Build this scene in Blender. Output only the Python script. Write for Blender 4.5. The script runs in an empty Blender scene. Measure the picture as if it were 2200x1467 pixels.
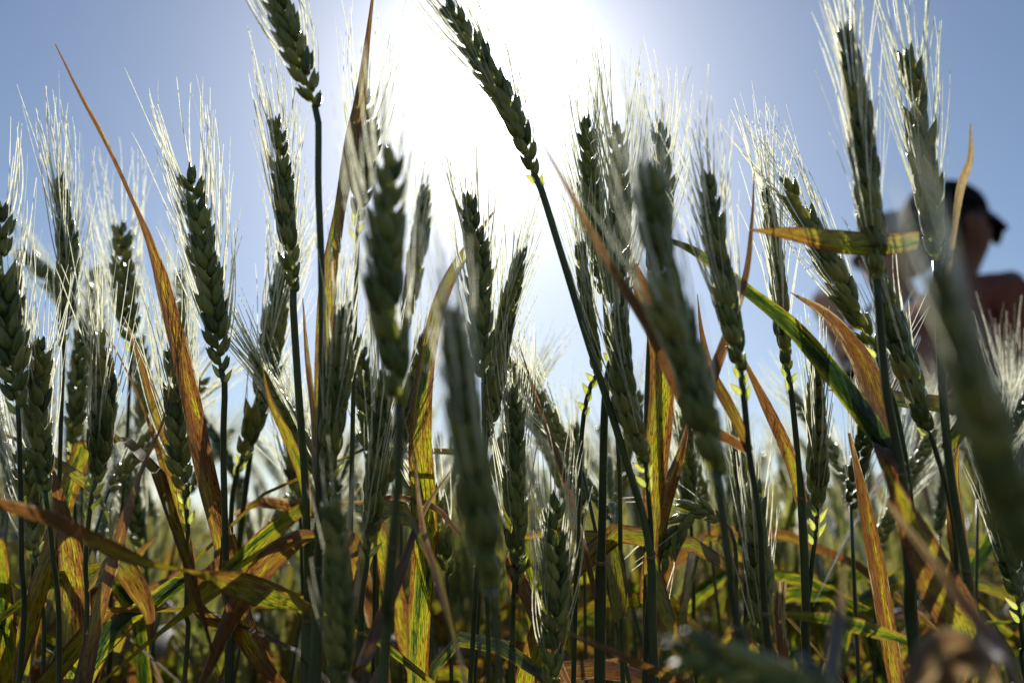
import bpy, bmesh, math, random
import numpy as np
from mathutils import Vector, Matrix, Quaternion
R = math.radians
random.seed(11); rng = np.random.default_rng(11)
sc = bpy.context.scene
COL = sc.collection

# ------------------------------------------------------------ camera
CAM_H, PITCH, LENS = 0.75, R(15.3), 28.0
FPX = LENS / 36.0 * 2200.0
cd = bpy.data.cameras.new("camera"); cam = bpy.data.objects.new("camera", cd); COL.objects.link(cam)
cam.location = (0, 0, CAM_H); cam.rotation_euler = (math.pi / 2 + PITCH, 0, 0)
cd.lens = LENS; cd.sensor_width = 36; cd.clip_start = 0.01; cd.clip_end = 3000
cd.dof.use_dof = True; cd.dof.focus_distance = 0.43; cd.dof.aperture_fstop = 4.5; cd.dof.aperture_blades = 0
sc.camera = cam
# ------------------------------------------------------------ sky and sun
SUN_EL, SUN_AZ = R(32.0), R(-1.5)            # azimuth from +Y, negative = left
SUN_DIR = Vector((math.sin(SUN_AZ) * math.cos(SUN_EL), math.cos(SUN_AZ) * math.cos(SUN_EL), math.sin(SUN_EL)))
w = bpy.data.worlds.new("World"); sc.world = w; w.use_nodes = True
nt = w.node_tree; nt.nodes.clear()
out = nt.nodes.new('ShaderNodeOutputWorld'); bg = nt.nodes.new('ShaderNodeBackground')
sky = nt.nodes.new('ShaderNodeTexSky'); sky.sky_type = 'NISHITA'; sky.sun_disc = False
sky.sun_elevation = SUN_EL; sky.sun_rotation = SUN_AZ
sky.air_density = 1.0; sky.dust_density = 0.45; sky.ozone_density = 2.8
bg.inputs['Strength'].default_value = 0.092
nt.links.new(sky.outputs[0], bg.inputs['Color'])
# the bright circumsolar aureole of a hazy summer sky, fixed to the sun's direction
tc = nt.nodes.new('ShaderNodeTexCoord')
dp = nt.nodes.new('ShaderNodeVectorMath'); dp.operation = 'DOT_PRODUCT'
dp.inputs[1].default_value = SUN_DIR
nt.links.new(tc.outputs['Generated'], dp.inputs[0])
def wm(op, a, b=None):
    n = nt.nodes.new('ShaderNodeMath'); n.operation = op
    for i, v in enumerate((a, b)):
        if v is None: continue
        if isinstance(v, (int, float)): n.inputs[i].default_value = v
        else: nt.links.new(v, n.inputs[i])
    return n.outputs[0]
ang = wm('ARCCOSINE', wm('MINIMUM', dp.outputs['Value'], 0.99999))
def lobe(amp, width): return wm('MULTIPLY', wm('EXPONENT', wm('MULTIPLY', ang, -1.0 / R(width))), amp)
glow = wm('ADD', lobe(16.0, 1.9), lobe(0.95, 7.6))
bg2 = nt.nodes.new('ShaderNodeBackground'); bg2.inputs['Color'].default_value = (0.95, 0.98, 1.0, 1)
nt.links.new(glow, bg2.inputs['Strength'])
ad = nt.nodes.new('ShaderNodeAddShader')
nt.links.new(bg.outputs[0], ad.inputs[0]); nt.links.new(bg2.outputs[0], ad.inputs[1]); nt.links.new(ad.outputs[0], out.inputs['Surface'])
sd = bpy.data.lights.new("sun", 'SUN'); sd.energy = 5.0; sd.angle = R(0.53); sd.color = (1.0, 0.95, 0.86)
sun = bpy.data.objects.new("sun", sd); COL.objects.link(sun)
sun.rotation_euler = SUN_DIR.to_track_quat('Z', 'Y').to_euler(); sun.location = (0, 5, 5)
sc.view_settings.view_transform = 'Standard'; sc.view_settings.look = 'None'
sc.view_settings.exposure = 0.0; sc.view_settings.gamma = 1.0; sc.view_settings.use_curve_mapping = False
sc.cycles.use_denoising = True
sc.cycles.max_bounces = 6; sc.cycles.transmission_bounces = 4; sc.cycles.diffuse_bounces = 4; sc.cycles.glossy_bounces = 2

# ------------------------------------------------------------ helpers
CP, SP_ = math.cos(PITCH), math.sin(PITCH)
def at(x, y, d):
    """world point seen at photo pixel (x, y) at depth d"""
    u = (x - 1100.0) / FPX * d; v = (733.5 - y) / FPX * d
    return Vector((u, d * CP - v * SP_, CAM_H + d * SP_ + v * CP))
VIEW = Vector((0, CP, SP_))

def crm(pts, n):
    """Catmull-Rom through rows of pts (any width), n samples, spaced by arc length"""
    P = np.array(pts, float)
    if len(P) == 2:
        t = np.linspace(0, 1, n)[:, None]; return P[0] * (1 - t) + P[1] * t
    Q = np.vstack([2 * P[0] - P[1], P, 2 * P[-1] - P[-2]])
    o = []
    for i in range(1, len(Q) - 2):
        t = np.linspace(0, 1, 16, endpoint=False)[:, None]
        a, b, c, d = Q[i - 1], Q[i], Q[i + 1], Q[i + 2]
        o.append(0.5 * ((2 * b) + (-a + c) * t + (2 * a - 5 * b + 4 * c - d) * t * t + (-a + 3 * b - 3 * c + d) * t ** 3))
    o.append(P[-1:]); o = np.vstack(o)
    s = np.concatenate([[0], np.cumsum(np.linalg.norm(np.diff(o[:, :3], axis=0), axis=1))])
    q = np.linspace(0, s[-1], n)
    return np.stack([np.interp(q, s, o[:, k]) for k in range(o.shape[1])], 1)

def frames(P, ref=None):
    """tangent, side, normal by parallel transport; side starts nearest to ref"""
    T = np.gradient(P, axis=0); T /= np.linalg.norm(T, axis=1)[:, None] + 1e-12
    ref = np.array(ref if ref is not None else (1, 0, 0), float)
    S = np.zeros_like(T); s = ref - T[0] * ref.dot(T[0]); s /= np.linalg.norm(s) + 1e-12
    for i in range(len(T)):
        s = s - T[i] * s.dot(T[i]); s /= np.linalg.norm(s) + 1e-12; S[i] = s
    return T, S, np.cross(T, S)

class MB:
    def __init__(s): s.v = []; s.f = []; s.n = 0; s.at = {}
    def add(s, V, F, **attr):
        V = np.asarray(V, float); s.v.append(V)
        s.f.extend([tuple(i + s.n for i in f) for f in F]); s.n += len(V)
        for k, a in attr.items(): s.at.setdefault(k, []).append(np.broadcast_to(np.asarray(a, float), (len(V),)))
    def tube(s, P, rad, seg=8, ref=None, cap=True, flat=1.0):
        P = np.asarray(P, float); n = len(P); T, S, N = frames(P, ref)
        rad = np.broadcast_to(np.asarray(rad, float), (n,))
        a = np.arange(seg) / seg * 2 * math.pi
        V = P[:, None] + rad[:, None, None] * (np.cos(a)[None, :, None] * S[:, None] + flat * np.sin(a)[None, :, None] * N[:, None])
        F = [(i * seg + j, i * seg + (j + 1) % seg, (i + 1) * seg + (j + 1) % seg, (i + 1) * seg + j) for i in range(n - 1) for j in range(seg)]
        if cap: F += [tuple(range(seg))[::-1], tuple((n - 1) * seg + j for j in range(seg))]
        s.add(V.reshape(-1, 3), F)
    def ovoid(s, base, axis, side, L, W, Th, rings=6, seg=7, bow=0.0, half=False):
        """pointed grain hull from base along axis"""
        base, axis, side = (np.array(q, float) for q in (base, axis, side))
        axis /= np.linalg.norm(axis); side -= axis * side.dot(axis); side /= np.linalg.norm(side); nr = np.cross(axis, side)
        V = [base]
        for i in range(1, rings):
            t = i / rings; r = math.sin(math.pi * t ** 0.68) ** 0.95 * 0.5
            c = base + axis * L * t + nr * bow * math.sin(math.pi * t)
            for j in range(seg):
                a = 2 * math.pi * j / seg
                V.append(c + side * math.cos(a) * r * W + nr * math.sin(a) * r * Th)
        V.append(base + axis * L); F = []
        for j in range(seg): F.append((0, 1 + (j + 1) % seg, 1 + j))
        for i in range(rings - 2):
            for j in range(seg):
                a = 1 + i * seg; F.append((a + j, a + (j + 1) % seg, a + seg + (j + 1) % seg, a + seg + j))
        e = len(V) - 1; a = 1 + (rings - 2) * seg
        for j in range(seg): F.append((a + j, a + (j + 1) % seg, e))
        if half:
            ok = lambda i: i == 0 or i == e or ((i - 1) % seg) <= seg // 2
            F = [f for f in F if all(ok(i) for i in f)]
        s.add(V, F)
    def mesh(s, name, mat, smooth=True):
        me = bpy.data.meshes.new(name)
        V = np.vstack(s.v); me.from_pydata(V.tolist(), [], s.f)
        for k, arrs in s.at.items():
            A = me.attributes.new(k, 'FLOAT', 'POINT'); A.data.foreach_set('value', np.concatenate(arrs).astype(np.float32))
        if smooth: me.polygons.foreach_set('use_smooth', [True] * len(me.polygons))
        me.materials.append(mat); me.update(); return me
    def build(s, name, mat, parent=None, smooth=True): return link(name, s.mesh(name, mat, smooth), parent)

def link(name, data, parent=None, mw=None):
    o = bpy.data.objects.new(name, data); COL.objects.link(o)
    if parent is not None: o.parent = parent
    if mw is not None: o.matrix_local = mw
    return o
def tag(o, label=None, cat=None, group=None, kind=None):
    for k, v in (('label', label), ('category', cat), ('group', group), ('kind', kind)):
        if v: o[k] = v
    return o

# ------------------------------------------------------------ materials
def newmat(name):
    m = bpy.data.materials.new(name); m.use_nodes = True; m.node_tree.nodes.clear(); return m, m.node_tree
def nd(t, ty, ins=None, **kw):
    n = t.nodes.new(ty)
    for k, v in kw.items(): setattr(n, k, v)
    for k, v in (ins or {}).items():
        if isinstance(v, bpy.types.NodeSocket): t.links.new(v, n.inputs[k])
        else: n.inputs[k].default_value = v
    return n
def ramp(t, fac, stops):
    n = t.nodes.new('ShaderNodeValToRGB'); e = n.color_ramp.elements
    while len(e) > 1: e.remove(e[-1])
    e[0].position = stops[0][0]; e[0].color = (*stops[0][1], 1)
    for p, c in stops[1:]:
        q = e.new(p); q.color = (*c, 1)
    t.links.new(fac, n.inputs[0]); return n.outputs[0]
def math_(t, op, a, b=0.0, clamp=False):
    return nd(t, 'ShaderNodeMath', {0: a, 1: b}, operation=op, use_clamp=clamp).outputs[0]
def rgb(t, c): return (*c, 1)
def plant_shader(t, col, tcol, trans, rough, spec, bump=None):
    d = nd(t, 'ShaderNodeBsdfDiffuse', {'Color': col}); tr = nd(t, 'ShaderNodeBsdfTranslucent', {'Color': tcol})
    g = nd(t, 'ShaderNodeBsdfGlossy', {'Color': (1, 1, 1, 1), 'Roughness': rough})
    m1 = nd(t, 'ShaderNodeMixShader', {0: trans, 1: d.outputs[0], 2: tr.outputs[0]})
    fr = nd(t, 'ShaderNodeFresnel', {'IOR': 1.4})
    m2 = nd(t, 'ShaderNodeMixShader', {0: math_(t, 'MULTIPLY', fr.outputs[0], spec), 1: m1.outputs[0], 2: g.outputs[0]})
    if bump is not None:
        b = nd(t, 'ShaderNodeBump', {'Strength': 0.5, 'Distance': 0.0004, 'Height': bump})
        for q in (d, g): t.links.new(b.outputs[0], q.inputs['Normal'])
        t.links.new(b.outputs[0], fr.inputs['Normal'])
    o = t.nodes.new('ShaderNodeOutputMaterial'); t.links.new(m2.outputs[0], o.inputs[0])

def mat_plain(name, stops, scale, trans=0.0, tgain=(1.6, 1.7, 1.0), rough=0.45, spec=0.8, stretch=(1, 1, 1), rnd=0.25):
    m, t = newmat(name)
    tc = nd(t, 'ShaderNodeTexCoord'); oi = nd(t, 'ShaderNodeObjectInfo')
    mp = nd(t, 'ShaderNodeMapping', {'Vector': tc.outputs['Object'], 'Scale': stretch})
    off = nd(t, 'ShaderNodeVectorMath', {0: mp.outputs[0], 1: oi.outputs['Random']}, operation='ADD')
    n1 = nd(t, 'ShaderNodeTexNoise', {'Vector': off.outputs[0], 'Scale': scale, 'Detail': 5.0, 'Roughness': 0.62})
    f = math_(t, 'ADD', n1.outputs[0], math_(t, 'MULTIPLY', math_(t, 'SUBTRACT', oi.outputs['Random'], 0.5), rnd))
    at_ = nd(t, 'ShaderNodeAttribute', attribute_name='rnd')
    f = math_(t, 'ADD', f, math_(t, 'MULTIPLY', at_.outputs['Fac'], 0.25))
    c = ramp(t, f, stops)
    tcol = nd(t, 'ShaderNodeMix', {'Factor': 1.0, 'A': c, 'B': (*tgain, 1)}, data_type='RGBA', blend_type='MULTIPLY')
    # node sockets of Mix RGBA are indexed 6/7
    t.links.new(c, tcol.inputs[6]); tcol.inputs[7].default_value = (*tgain, 1)
    plant_shader(t, c, tcol.outputs[2], trans, rough, spec, n1.outputs[0])
    return m
M = {}
M['ear'] = mat_plain('ear_green', [(0.22, (0.075, 0.105, 0.034)), (0.42, (0.18, 0.225, 0.068)), (0.58, (0.31, 0.335, 0.10)), (0.8, (0.48, 0.43, 0.13))],
                     420, trans=0.32, tgain=(1.7, 1.7, 0.9), rough=0.38, spec=1.0, stretch=(1, 1, 0.3), rnd=0.42)
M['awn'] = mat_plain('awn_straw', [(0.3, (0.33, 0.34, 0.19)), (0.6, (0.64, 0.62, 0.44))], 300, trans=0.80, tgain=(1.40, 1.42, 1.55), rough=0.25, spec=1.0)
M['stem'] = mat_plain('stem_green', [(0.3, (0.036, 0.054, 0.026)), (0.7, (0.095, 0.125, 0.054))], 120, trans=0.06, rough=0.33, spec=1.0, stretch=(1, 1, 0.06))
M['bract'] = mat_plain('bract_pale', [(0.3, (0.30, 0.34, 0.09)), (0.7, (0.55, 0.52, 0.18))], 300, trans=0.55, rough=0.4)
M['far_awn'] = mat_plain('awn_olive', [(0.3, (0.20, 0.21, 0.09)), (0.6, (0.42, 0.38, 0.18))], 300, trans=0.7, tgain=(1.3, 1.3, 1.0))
M['collar'] = mat_plain('collar_tan', [(0.3, (0.10, 0.085, 0.04)), (0.7, (0.19, 0.15, 0.07))], 200)
M['far'] = mat_plain('field_green', [(0.25, (0.12, 0.145, 0.045)), (0.5, (0.22, 0.24, 0.075)), (0.85, (0.42, 0.37, 0.13))], 6, trans=0.4, tgain=(1.5, 1.5, 0.9))

def mat_leaf():
    m, t = newmat('wheat_leaf')
    A = lambda n: nd(t, 'ShaderNodeAttribute', attribute_name=n).outputs['Fac']
    u, v, tt, age, rn = A('u'), A('v'), A('t'), A('age'), A('rnd')
    def vec(ku, kv, kr): return nd(t, 'ShaderNodeCombineXYZ', {0: math_(t, 'MULTIPLY', u, ku), 1: math_(t, 'MULTIPLY', v, kv), 2: math_(t, 'MULTIPLY', rn, kr)}).outputs[0]
    s1 = nd(t, 'ShaderNodeTexNoise', {'Vector': vec(16, 70, 91), 'Scale': 1.0, 'Detail': 4.0, 'Roughness': 0.65}).outputs[0]
    s2 = nd(t, 'ShaderNodeTexNoise', {'Vector': vec(2.2, 26, 57), 'Scale': 1.0, 'Detail': 3.0}).outputs[0]
    s3 = nd(t, 'ShaderNodeTexNoise', {'Vector': vec(30, 260, 33), 'Scale': 1.0, 'Detail': 3.0, 'Roughness': 0.6}).outputs[0]
    f = math_(t, 'ADD', math_(t, 'MULTIPLY', math_(t, 'SUBTRACT', s1, 0.5), 1.2), math_(t, 'MULTIPLY', math_(t, 'SUBTRACT', s2, 0.5), 1.1))
    edge = math_(t, 'MULTIPLY', math_(t, 'POWER', math_(t, 'ABSOLUTE', math_(t, 'SUBTRACT', math_(t, 'MULTIPLY', u, 2.0), 1.0)), 3.0), 0.38)
    tp = math_(t, 'MULTIPLY', math_(t, 'POWER', tt, 2.2), 0.28)
    f = math_(t, 'MULTIPLY', math_(t, 'ADD', math_(t, 'ADD', math_(t, 'ADD', f, age), edge), tp), 0.84)
    c = ramp(t, f, [(0.0, (0.016, 0.032, 0.012)), (0.16, (0.045, 0.080, 0.016)), (0.27, (0.17, 0.20, 0.020)), (0.38, (0.40, 0.34, 0.028)), (0.47, (0.28, 0.165, 0.028)),
                    (0.60, (0.20, 0.085, 0.026)), (0.78, (0.15, 0.050, 0.028)), (0.9, (0.20, 0.10, 0.06)), (1.0, (0.42, 0.29, 0.23))])
    # dark elongated flecks and fine veins
    fl = ramp(t, s3, [(0.38, (0.16, 0.12, 0.08)), (0.50, (1, 1, 1))])
    vein = math_(t, 'SINE', math_(t, 'MULTIPLY', u, 75.0))
    vc = ramp(t, math_(t, 'ADD', math_(t, 'MULTIPLY', vein, 0.5), 0.5), [(0.0, (0.72, 0.72, 0.66)), (0.6, (1, 1, 1))])
    c1 = nd(t, 'ShaderNodeMixRGB', {0: 0.85, 1: c, 2: fl}, blend_type='MULTIPLY').outputs[0]
    c2 = nd(t, 'ShaderNodeMixRGB', {0: 1.0, 1: c1, 2: vc}, blend_type='MULTIPLY').outputs[0]
    refl = nd(t, 'ShaderNodeMixRGB', {0: 1.0, 1: c2, 2: (0.6, 0.62, 0.75, 1)}, blend_type='MULTIPLY').outputs[0]
    tr = nd(t, 'ShaderNodeMixRGB', {0: 1.0, 1: c2, 2: (1.6, 1.7, 1.0, 1)}, blend_type='MULTIPLY').outputs[0]
    plant_shader(t, refl, tr, 0.60, 0.6, 0.14, vein)
    return m
M['leaf'] = mat_leaf()

# ------------------------------------------------------------ leaves
def leaf_mb(mb, P, W, roll, age=0.35, rnd=None, fold=0.25, cols=5, curl=0.0):
    """ribbon through points P (base -> tip), half profile W[i] = full width, roll[i] about the tangent"""
    P = np.asarray(P, float); n = len(P)
    T = np.gradient(P, axis=0); T /= np.linalg.norm(T, axis=1)[:, None] + 1e-12
    vdir = np.array(VIEW); S = np.cross(T, vdir)
    ln = np.linalg.norm(S, axis=1)[:, None]; S = S / (ln + 1e-9)
    for i in range(1, n):
        if S[i].dot(S[i - 1]) < 0: S[i] = -S[i]
    N = np.cross(S, T)
    rnd = random.random() if rnd is None else rnd
    seg = np.concatenate([[0], np.cumsum(np.linalg.norm(np.diff(P, axis=0), axis=1))])
    c, s = np.cos(roll)[:, None], np.sin(roll)[:, None]
    S2, N2 = S * c + N * s, N * c - S * s
    V = []; U = []; VV = []; TT = []
    for j in range(cols):
        x = j / (cols - 1) * 2 - 1
        wob = 0.04 * np.sin(seg * 90 + j * 2.1 + rnd * 20)
        V.append(P + S2 * (x * W / 2)[:, None] + N2 * ((abs(x) * fold + curl * x * x + wob) * W / 2)[:, None])
        U.append(np.full(n, (x + 1) / 2)); VV.append(seg); TT.append(np.linspace(0, 1, n))
    V = np.stack(V, 1).reshape(-1, 3); st = lambda L: np.stack(L, 1).reshape(-1)
    F = [(i * cols + j, i * cols + j + 1, (i + 1) * cols + j + 1, (i + 1) * cols + j) for i in range(n - 1) for j in range(cols - 1)]
    mb.add(V, F, u=st(U), v=st(VV), t=st(TT), age=age, rnd=rnd)
def width_profile(t, tipw=0.02):      # t: 0 base .. 1 tip
    return np.clip((0.55 + 0.45 * np.minimum(1, t / 0.18)) * np.clip((1 - t) / 0.45, 0, 1) ** 0.75, tipw, 1)

# ------------------------------------------------------------ ears
def spikelet_mb(mb, var=0, Mx=None, s=1.0):
    L = 0.0145
    r = random.Random(var)
    sub = MB()
    f = lambda: r.uniform(0.92, 1.08)
    for sg in (-1, 1):
        sub.ovoid((0.0003, sg * 0.0010, 0.0008), (0.06, sg * (0.13 + 0.03 * r.random()), 1), (1, -sg * 0.3, 0), L * 0.98 * f(), 0.0042, 0.0046)
        sub.ovoid((0.0000, sg * 0.0019, 0.0), (-0.02, sg * (0.20 + 0.04 * r.random()), 1), (1, 0, 0), L * 0.78 * f(), 0.0046, 0.0044, half=(sg > 0) or (var % 2 == 0))
    sub.ovoid((0.0012, 0, 0.0022), (0.20, 0.02, 1), (0, 1, 0), L * 0.88 * f(), 0.0042, 0.0040)
    V = np.vstack(sub.v) * s
    if Mx is not None:
        A = np.array(Mx); V = V @ A[:3, :3].T + A[:3, 3]
    mb.add(V, sub.f)
SPK = []
for k in range(4):
    b = MB(); spikelet_mb(b, k); SPK.append(b.mesh('spikelet', M['ear']))

def ear_layout(C, width, face, rs):
    """C: curve points base -> tip. returns list of (matrix, scale) for spikelets + frame info"""
    L = np.linalg.norm(np.diff(C, axis=0), axis=1).sum(); s0 = width / 0.0134
    n = max(8, int(round(L / (0.0040 * s0)))); P = crm(C, n + 1); T, S, N = frames(P)
    out = []
    for i in range(n + 1):
        t = i / n; term = i == n
        o = S[i] * math.cos(face) + N[i] * math.sin(face)
        if i % 2: o = -o
        sc_ = s0 * (0.62 + 0.38 * min(1, t / 0.18)) * (1 - 0.30 * max(0, (t - 0.55) / 0.45)) * rs.uniform(0.86, 1.12)
        if not term and 2 < i < n - 2 and rs.random() < .035: continue
        a = 0.0 if term else R(rs.uniform(9, 21)); tw = rs.uniform(-0.35, 0.35)
        Z = T[i] * math.cos(a) + o * math.sin(a); X = o - Z * o.dot(Z); X /= np.linalg.norm(X); Y = np.cross(Z, X)
        X, Y = X * math.cos(tw) + Y * math.sin(tw), Y * math.cos(tw) - X * math.sin(tw)
        m = np.eye(4); m[:3, 0], m[:3, 1], m[:3, 2] = X * sc_, Y * sc_, Z * sc_
        m[:3, 3] = P[i] + (0 if term else o * 0.0006 * s0) - T[i] * 0.002 * s0
        out.append((m, T[i], o, t, sc_))
    return out, P
def add_awns(mb, lay, length, spread, rs, thick=1.0, seg=3, nseg=8, dens=1.0):
    for m, T, o, t, s in lay:
        for sg in (-1, 0, 1):
            if rs.random() > (0.95 if sg else 0.6) * dens or (t < 0.06): continue
            Lc = 0.0145
            loc = np.array((0.0009, sg * 0.0024, Lc * 0.98, 1)) if sg else np.array((0.0034, 0, Lc * 0.98, 1))
            p0 = (m @ loc)[:3]
            Z = m[:3, 2] / np.linalg.norm(m[:3, 2]); Y = m[:3, 1] / np.linalg.norm(m[:3, 1])
            d0 = Z + Y * sg * 0.08
            k = spread * .85 * rs.uniform(0.1, 1.0) * (1.5 if rs.random() < .15 else .75)
            d1 = T + o * k * 0.30 + Y * (sg * 0.10 + rs.uniform(-.08, .08)) * (0.4 + spread)
            d0 /= np.linalg.norm(d0); d1 /= np.linalg.norm(d1)
            l = length * (rs.uniform(0.3, 0.6) if rs.random() < .07 else rs.uniform(0.75, 1.15)) * (0.8 + 0.2 * math.sin(math.pi * min(1, t * 1.1)))
            u = np.linspace(0, 1, nseg)[:, None]
            dirs = d0 * (1 - u) ** 2 + d1 * (1 - (1 - u) ** 2)
            bend = np.array((rs.gauss(0, .11), rs.gauss(0, .08), -0.03)) * u ** 2 + np.array((rs.uniform(-.03, .03), 0, 0)) * np.sin(u * rs.uniform(5, 14))
            dirs = dirs + bend; dirs /= np.linalg.norm(dirs, axis=1)[:, None]
            P = p0 + np.vstack([[0, 0, 0], np.cumsum((dirs[1:] + dirs[:-1]) / 2 * l / (nseg - 1), axis=0)])
            rad = np.linspace(0.00038, 0.00013, nseg) * thick * np.array([1 + rs.uniform(-.15, .25) for _ in range(nseg)])
            tt = np.gradient(P, axis=0); q = np.cross(tt, np.array((rs.uniform(-.7, .7), 1, rs.uniform(-.3, .3)))); q /= np.linalg.norm(q, axis=1)[:, None] + 1e-9
            nn = np.cross(q, tt); nn /= np.linalg.norm(nn, axis=1)[:, None] + 1e-9
            rad = rad[:, None]
            V = np.stack([P - q * rad, P + nn * rad * .55, P + q * rad], 1).reshape(-1, 3)
            mb.add(V, [(i * 3 + j, i * 3 + j + 1, i * 3 + j + 4, i * 3 + j + 3) for i in range(nseg - 1) for j in (0, 1)])

HERO_STEMS = {}
def hero(key, d, ear, stem, w_, label, face=None, awn=0.066, spread=0.7, nodes=(), bits=2, db=None, awn_d=1.0, foot=None, cat='wheat', srad=None, adens=1.0):
    """one wheat stalk. ear: pixel points tip -> base; stem: pixel points below the ear, down; d / db: depth at tip / at base"""
    rs = random.Random('h' + key); db = d if db is None else db
    root = bpy.data.objects.new('wheat_stalk', None); COL.objects.link(root)
    root.empty_display_size = 0.05
    ne = len(ear)
    E = [at(x, y, d + (db - d) * i / max(1, ne - 1)) for i, (x, y) in enumerate(ear)]
    SP = [at(x, y, db) for x, y in stem]
    last = SP[-1] if SP else E[-1]; prev = (SP[-2] if len(SP) > 1 else E[-1])
    dirn = (last - prev).normalized(); dirn = Vector((dirn.x, dirn.y * .3 + .02, min(dirn.z, -0.75)))
    mid = last + dirn * (last.z * 0.4)
    ft = Vector((mid.x + dirn.x * 0.10, mid.y + rs.uniform(-.01, .03), 0.0))
    if foot: ft = Vector(foot)
    root.location = ft; off = np.array(ft)
    inv = lambda V: np.array([list(v) for v in V]) - off
    path = inv([E[-1]] + SP + [mid, ft]); st = crm(path, 44)
    # stem with sheath swellings at the nodes
    r0 = (srad or 0.00125) * 0.98
    dist = np.concatenate([[0], np.cumsum(np.linalg.norm(np.diff(st, axis=0), axis=1))])
    rad = r0 * (1 + 0.40 * np.clip(dist / 0.5, 0, 1))
    worldz = st[:, 2]
    if not nodes and srad: nodes = (rs.uniform(1180, 1400),)
    for ny in nodes:
        q = at(1100, ny, db).z
        rad = np.where(worldz < q, np.maximum(rad, r0 * 1.5), rad)
    sm = MB(); fine = crm(path, 110); rf = np.interp(np.linspace(0, 1, 110), np.linspace(0, 1, 44), rad)
    sm.tube(fine, rf, 9, flat=0.92); so = sm.build('stem', M['stem'], root)
    for ny in nodes:
        i = int(np.argmin(abs(fine[:, 2] - at(1100, ny, db).z)))
        nb = MB(); c = fine[i] + (fine[i + 1] - fine[i]) / np.linalg.norm(fine[i + 1] - fine[i]) * np.array([-.0012, 0, .0012])[:, None]; nb.tube(c, [rf[i] * 1.03, rf[i] * 1.16, rf[i] * 1.04], 9); nb.build('collar', M['collar'], root)
    Cb = inv(E)[::-1]
    width = w_ / FPX * (d + db) / 2 * (1.08 if d < .32 else 1.0)
    if .15 < d < .32: awn_d *= 0.9
    face = rs.uniform(0, math.pi) if face is None else R(face)
    lay, P = ear_layout(Cb, width, face, rs)
    eb = MB(); rr = crm(Cb, 20); eb.tube(rr, np.linspace(0.0010, 0.0004, 20), 6)
    eo = eb.build('ear', M['bract'], root)
    for m, T, o, t, s in lay:
        so2 = link('spikelet', SPK[rs.randrange(4)], eo, Matrix(m.tolist()))
    ab = MB(); add_awns(ab, lay, awn * (1.0), spread, rs, thick=awn_d, dens=adens)
    if ab.v: tag(ab.build('awns', M['awn'], eo), kind='stuff')
    # small sterile bracts under the ear
    T0 = (Cb[1] - Cb[0]) / np.linalg.norm(Cb[1] - Cb[0]); side = np.cross(T0, np.array(VIEW)); side /= np.linalg.norm(side)
    for k in range(bits):
        dd = .0015 + .0038 * k; p = np.array([np.interp(dd, dist, st[:, c_]) for c_ in range(3)]); sg = 1 if k % 2 else -1
        b = MB(); b.ovoid(p, T0 + side * sg * rs.uniform(.35, .8), side, rs.uniform(.006, .0095) * width / 0.0118, 0.0032, 0.0030, 6, 8, half=True)
        b.build('bract', M['bract'], root)
    tag(root, label, cat, 'wheat stalks in the near rows')
    HERO_STEMS[key] = (root, fine + off, db)
    return root

def leaf(owner, pts, wpx, age=0.35, roll=(0,), d=0.42, fold=0.22, widths=None, name='leaf', attach=True, curl=0.0, label=None, rnd=None):
    """traced leaf, pixel points tip -> base; depth runs from d at the tip to the owner's stem"""
    root, stem, sd_ = HERO_STEMS[owner]; n = len(pts)
    age = age if age > 1.2 else min(age, .86)
    rs = random.Random('l%s%s' % (pts[0][0], pts[0][1]))
    W3 = [at(p[0], p[1], p[2] if len(p) > 2 else d + (sd_ - d) * (i / (n - 1)) ** 2) for i, p in enumerate(pts)]
    base = np.array(W3[-1]); j = int(np.argmin(np.linalg.norm(stem - base, axis=1)))
    dist = np.linalg.norm(stem[j] - base); raw = [list(v) for v in W3][::-1]
    extra = 0
    if attach and dist > 0.004:
        jj = min(len(stem) - 1, j + int(max(2, dist / 0.012)))
        raw = [list(stem[jj])] + raw; extra = 1
    P = crm(raw, 44) - np.array(root.location)
    t = np.linspace(0, 1, 44)
    if widths is None: Wd = width_profile(t)
    else: Wd = np.interp(t, np.linspace(0, 1, len(widths)), widths[::-1])
    Wm = Wd * wpx / FPX * d
    rl = np.interp(t, np.linspace(0, 1, len(roll)) if len(roll) > 1 else [0], [R(a) for a in roll[::-1]])
    mb = MB(); leaf_mb(mb, P, Wm, rl, age, rnd, fold, cols=7, curl=curl)
    o = mb.build(name, M['leaf'], root)
    if label: o['label'] = label
    return o
# ------------------------------------------------------------ near wheat, traced one by one
H = hero
H('edge', .40, [(-4, 452), (12, 660), (38, 870)], [(42, 960), (46, 1200), (40, 1467)], 62, 'green bearded wheat ear cut by the left edge of the frame', face=20, awn=.055, adens=1.2)
H('e2', .42, [(86, 748), (80, 900), (96, 1050)], [(112, 1180), (126, 1467)], 56, 'low shaded wheat ear just right of the ear at the left edge', face=70)
H('e3', .47, [(130, 402), (146, 560), (136, 702)], [(136, 760), (128, 1010), (122, 1250), (118, 1467)], 46, 'short upright wheat ear with a tight brush of white awns against the sky', face=80, spread=.35, bits=4, nodes=())
H('e4', .55, [(262, 500), (268, 630), (284, 742)], [(280, 800), (266, 1050), (238, 1290), (232, 1467)], 50, 'soft dark wheat ear behind the long red tipped leaf on the left', face=10, nodes=(1265,))
H('e5', .42, [(214, 745), (224, 880), (206, 1030)], [(196, 1075), (184, 1200), (176, 1467)], 60, 'plump ripe wheat ear hanging low with loose dark bracts under it, left of frame', face=85, spread=.5, bits=6)
H('e6', .42, [(412, 388), (446, 590), (474, 792)], [(483, 830), (480, 960), (486, 1220), (492, 1467)], 58, 'sharp wheat ear with long spreading white awns standing alone against blue sky', face=25, awn=.066, spread=1.0, bits=3, adens=1.25, srad=.00165)
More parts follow.
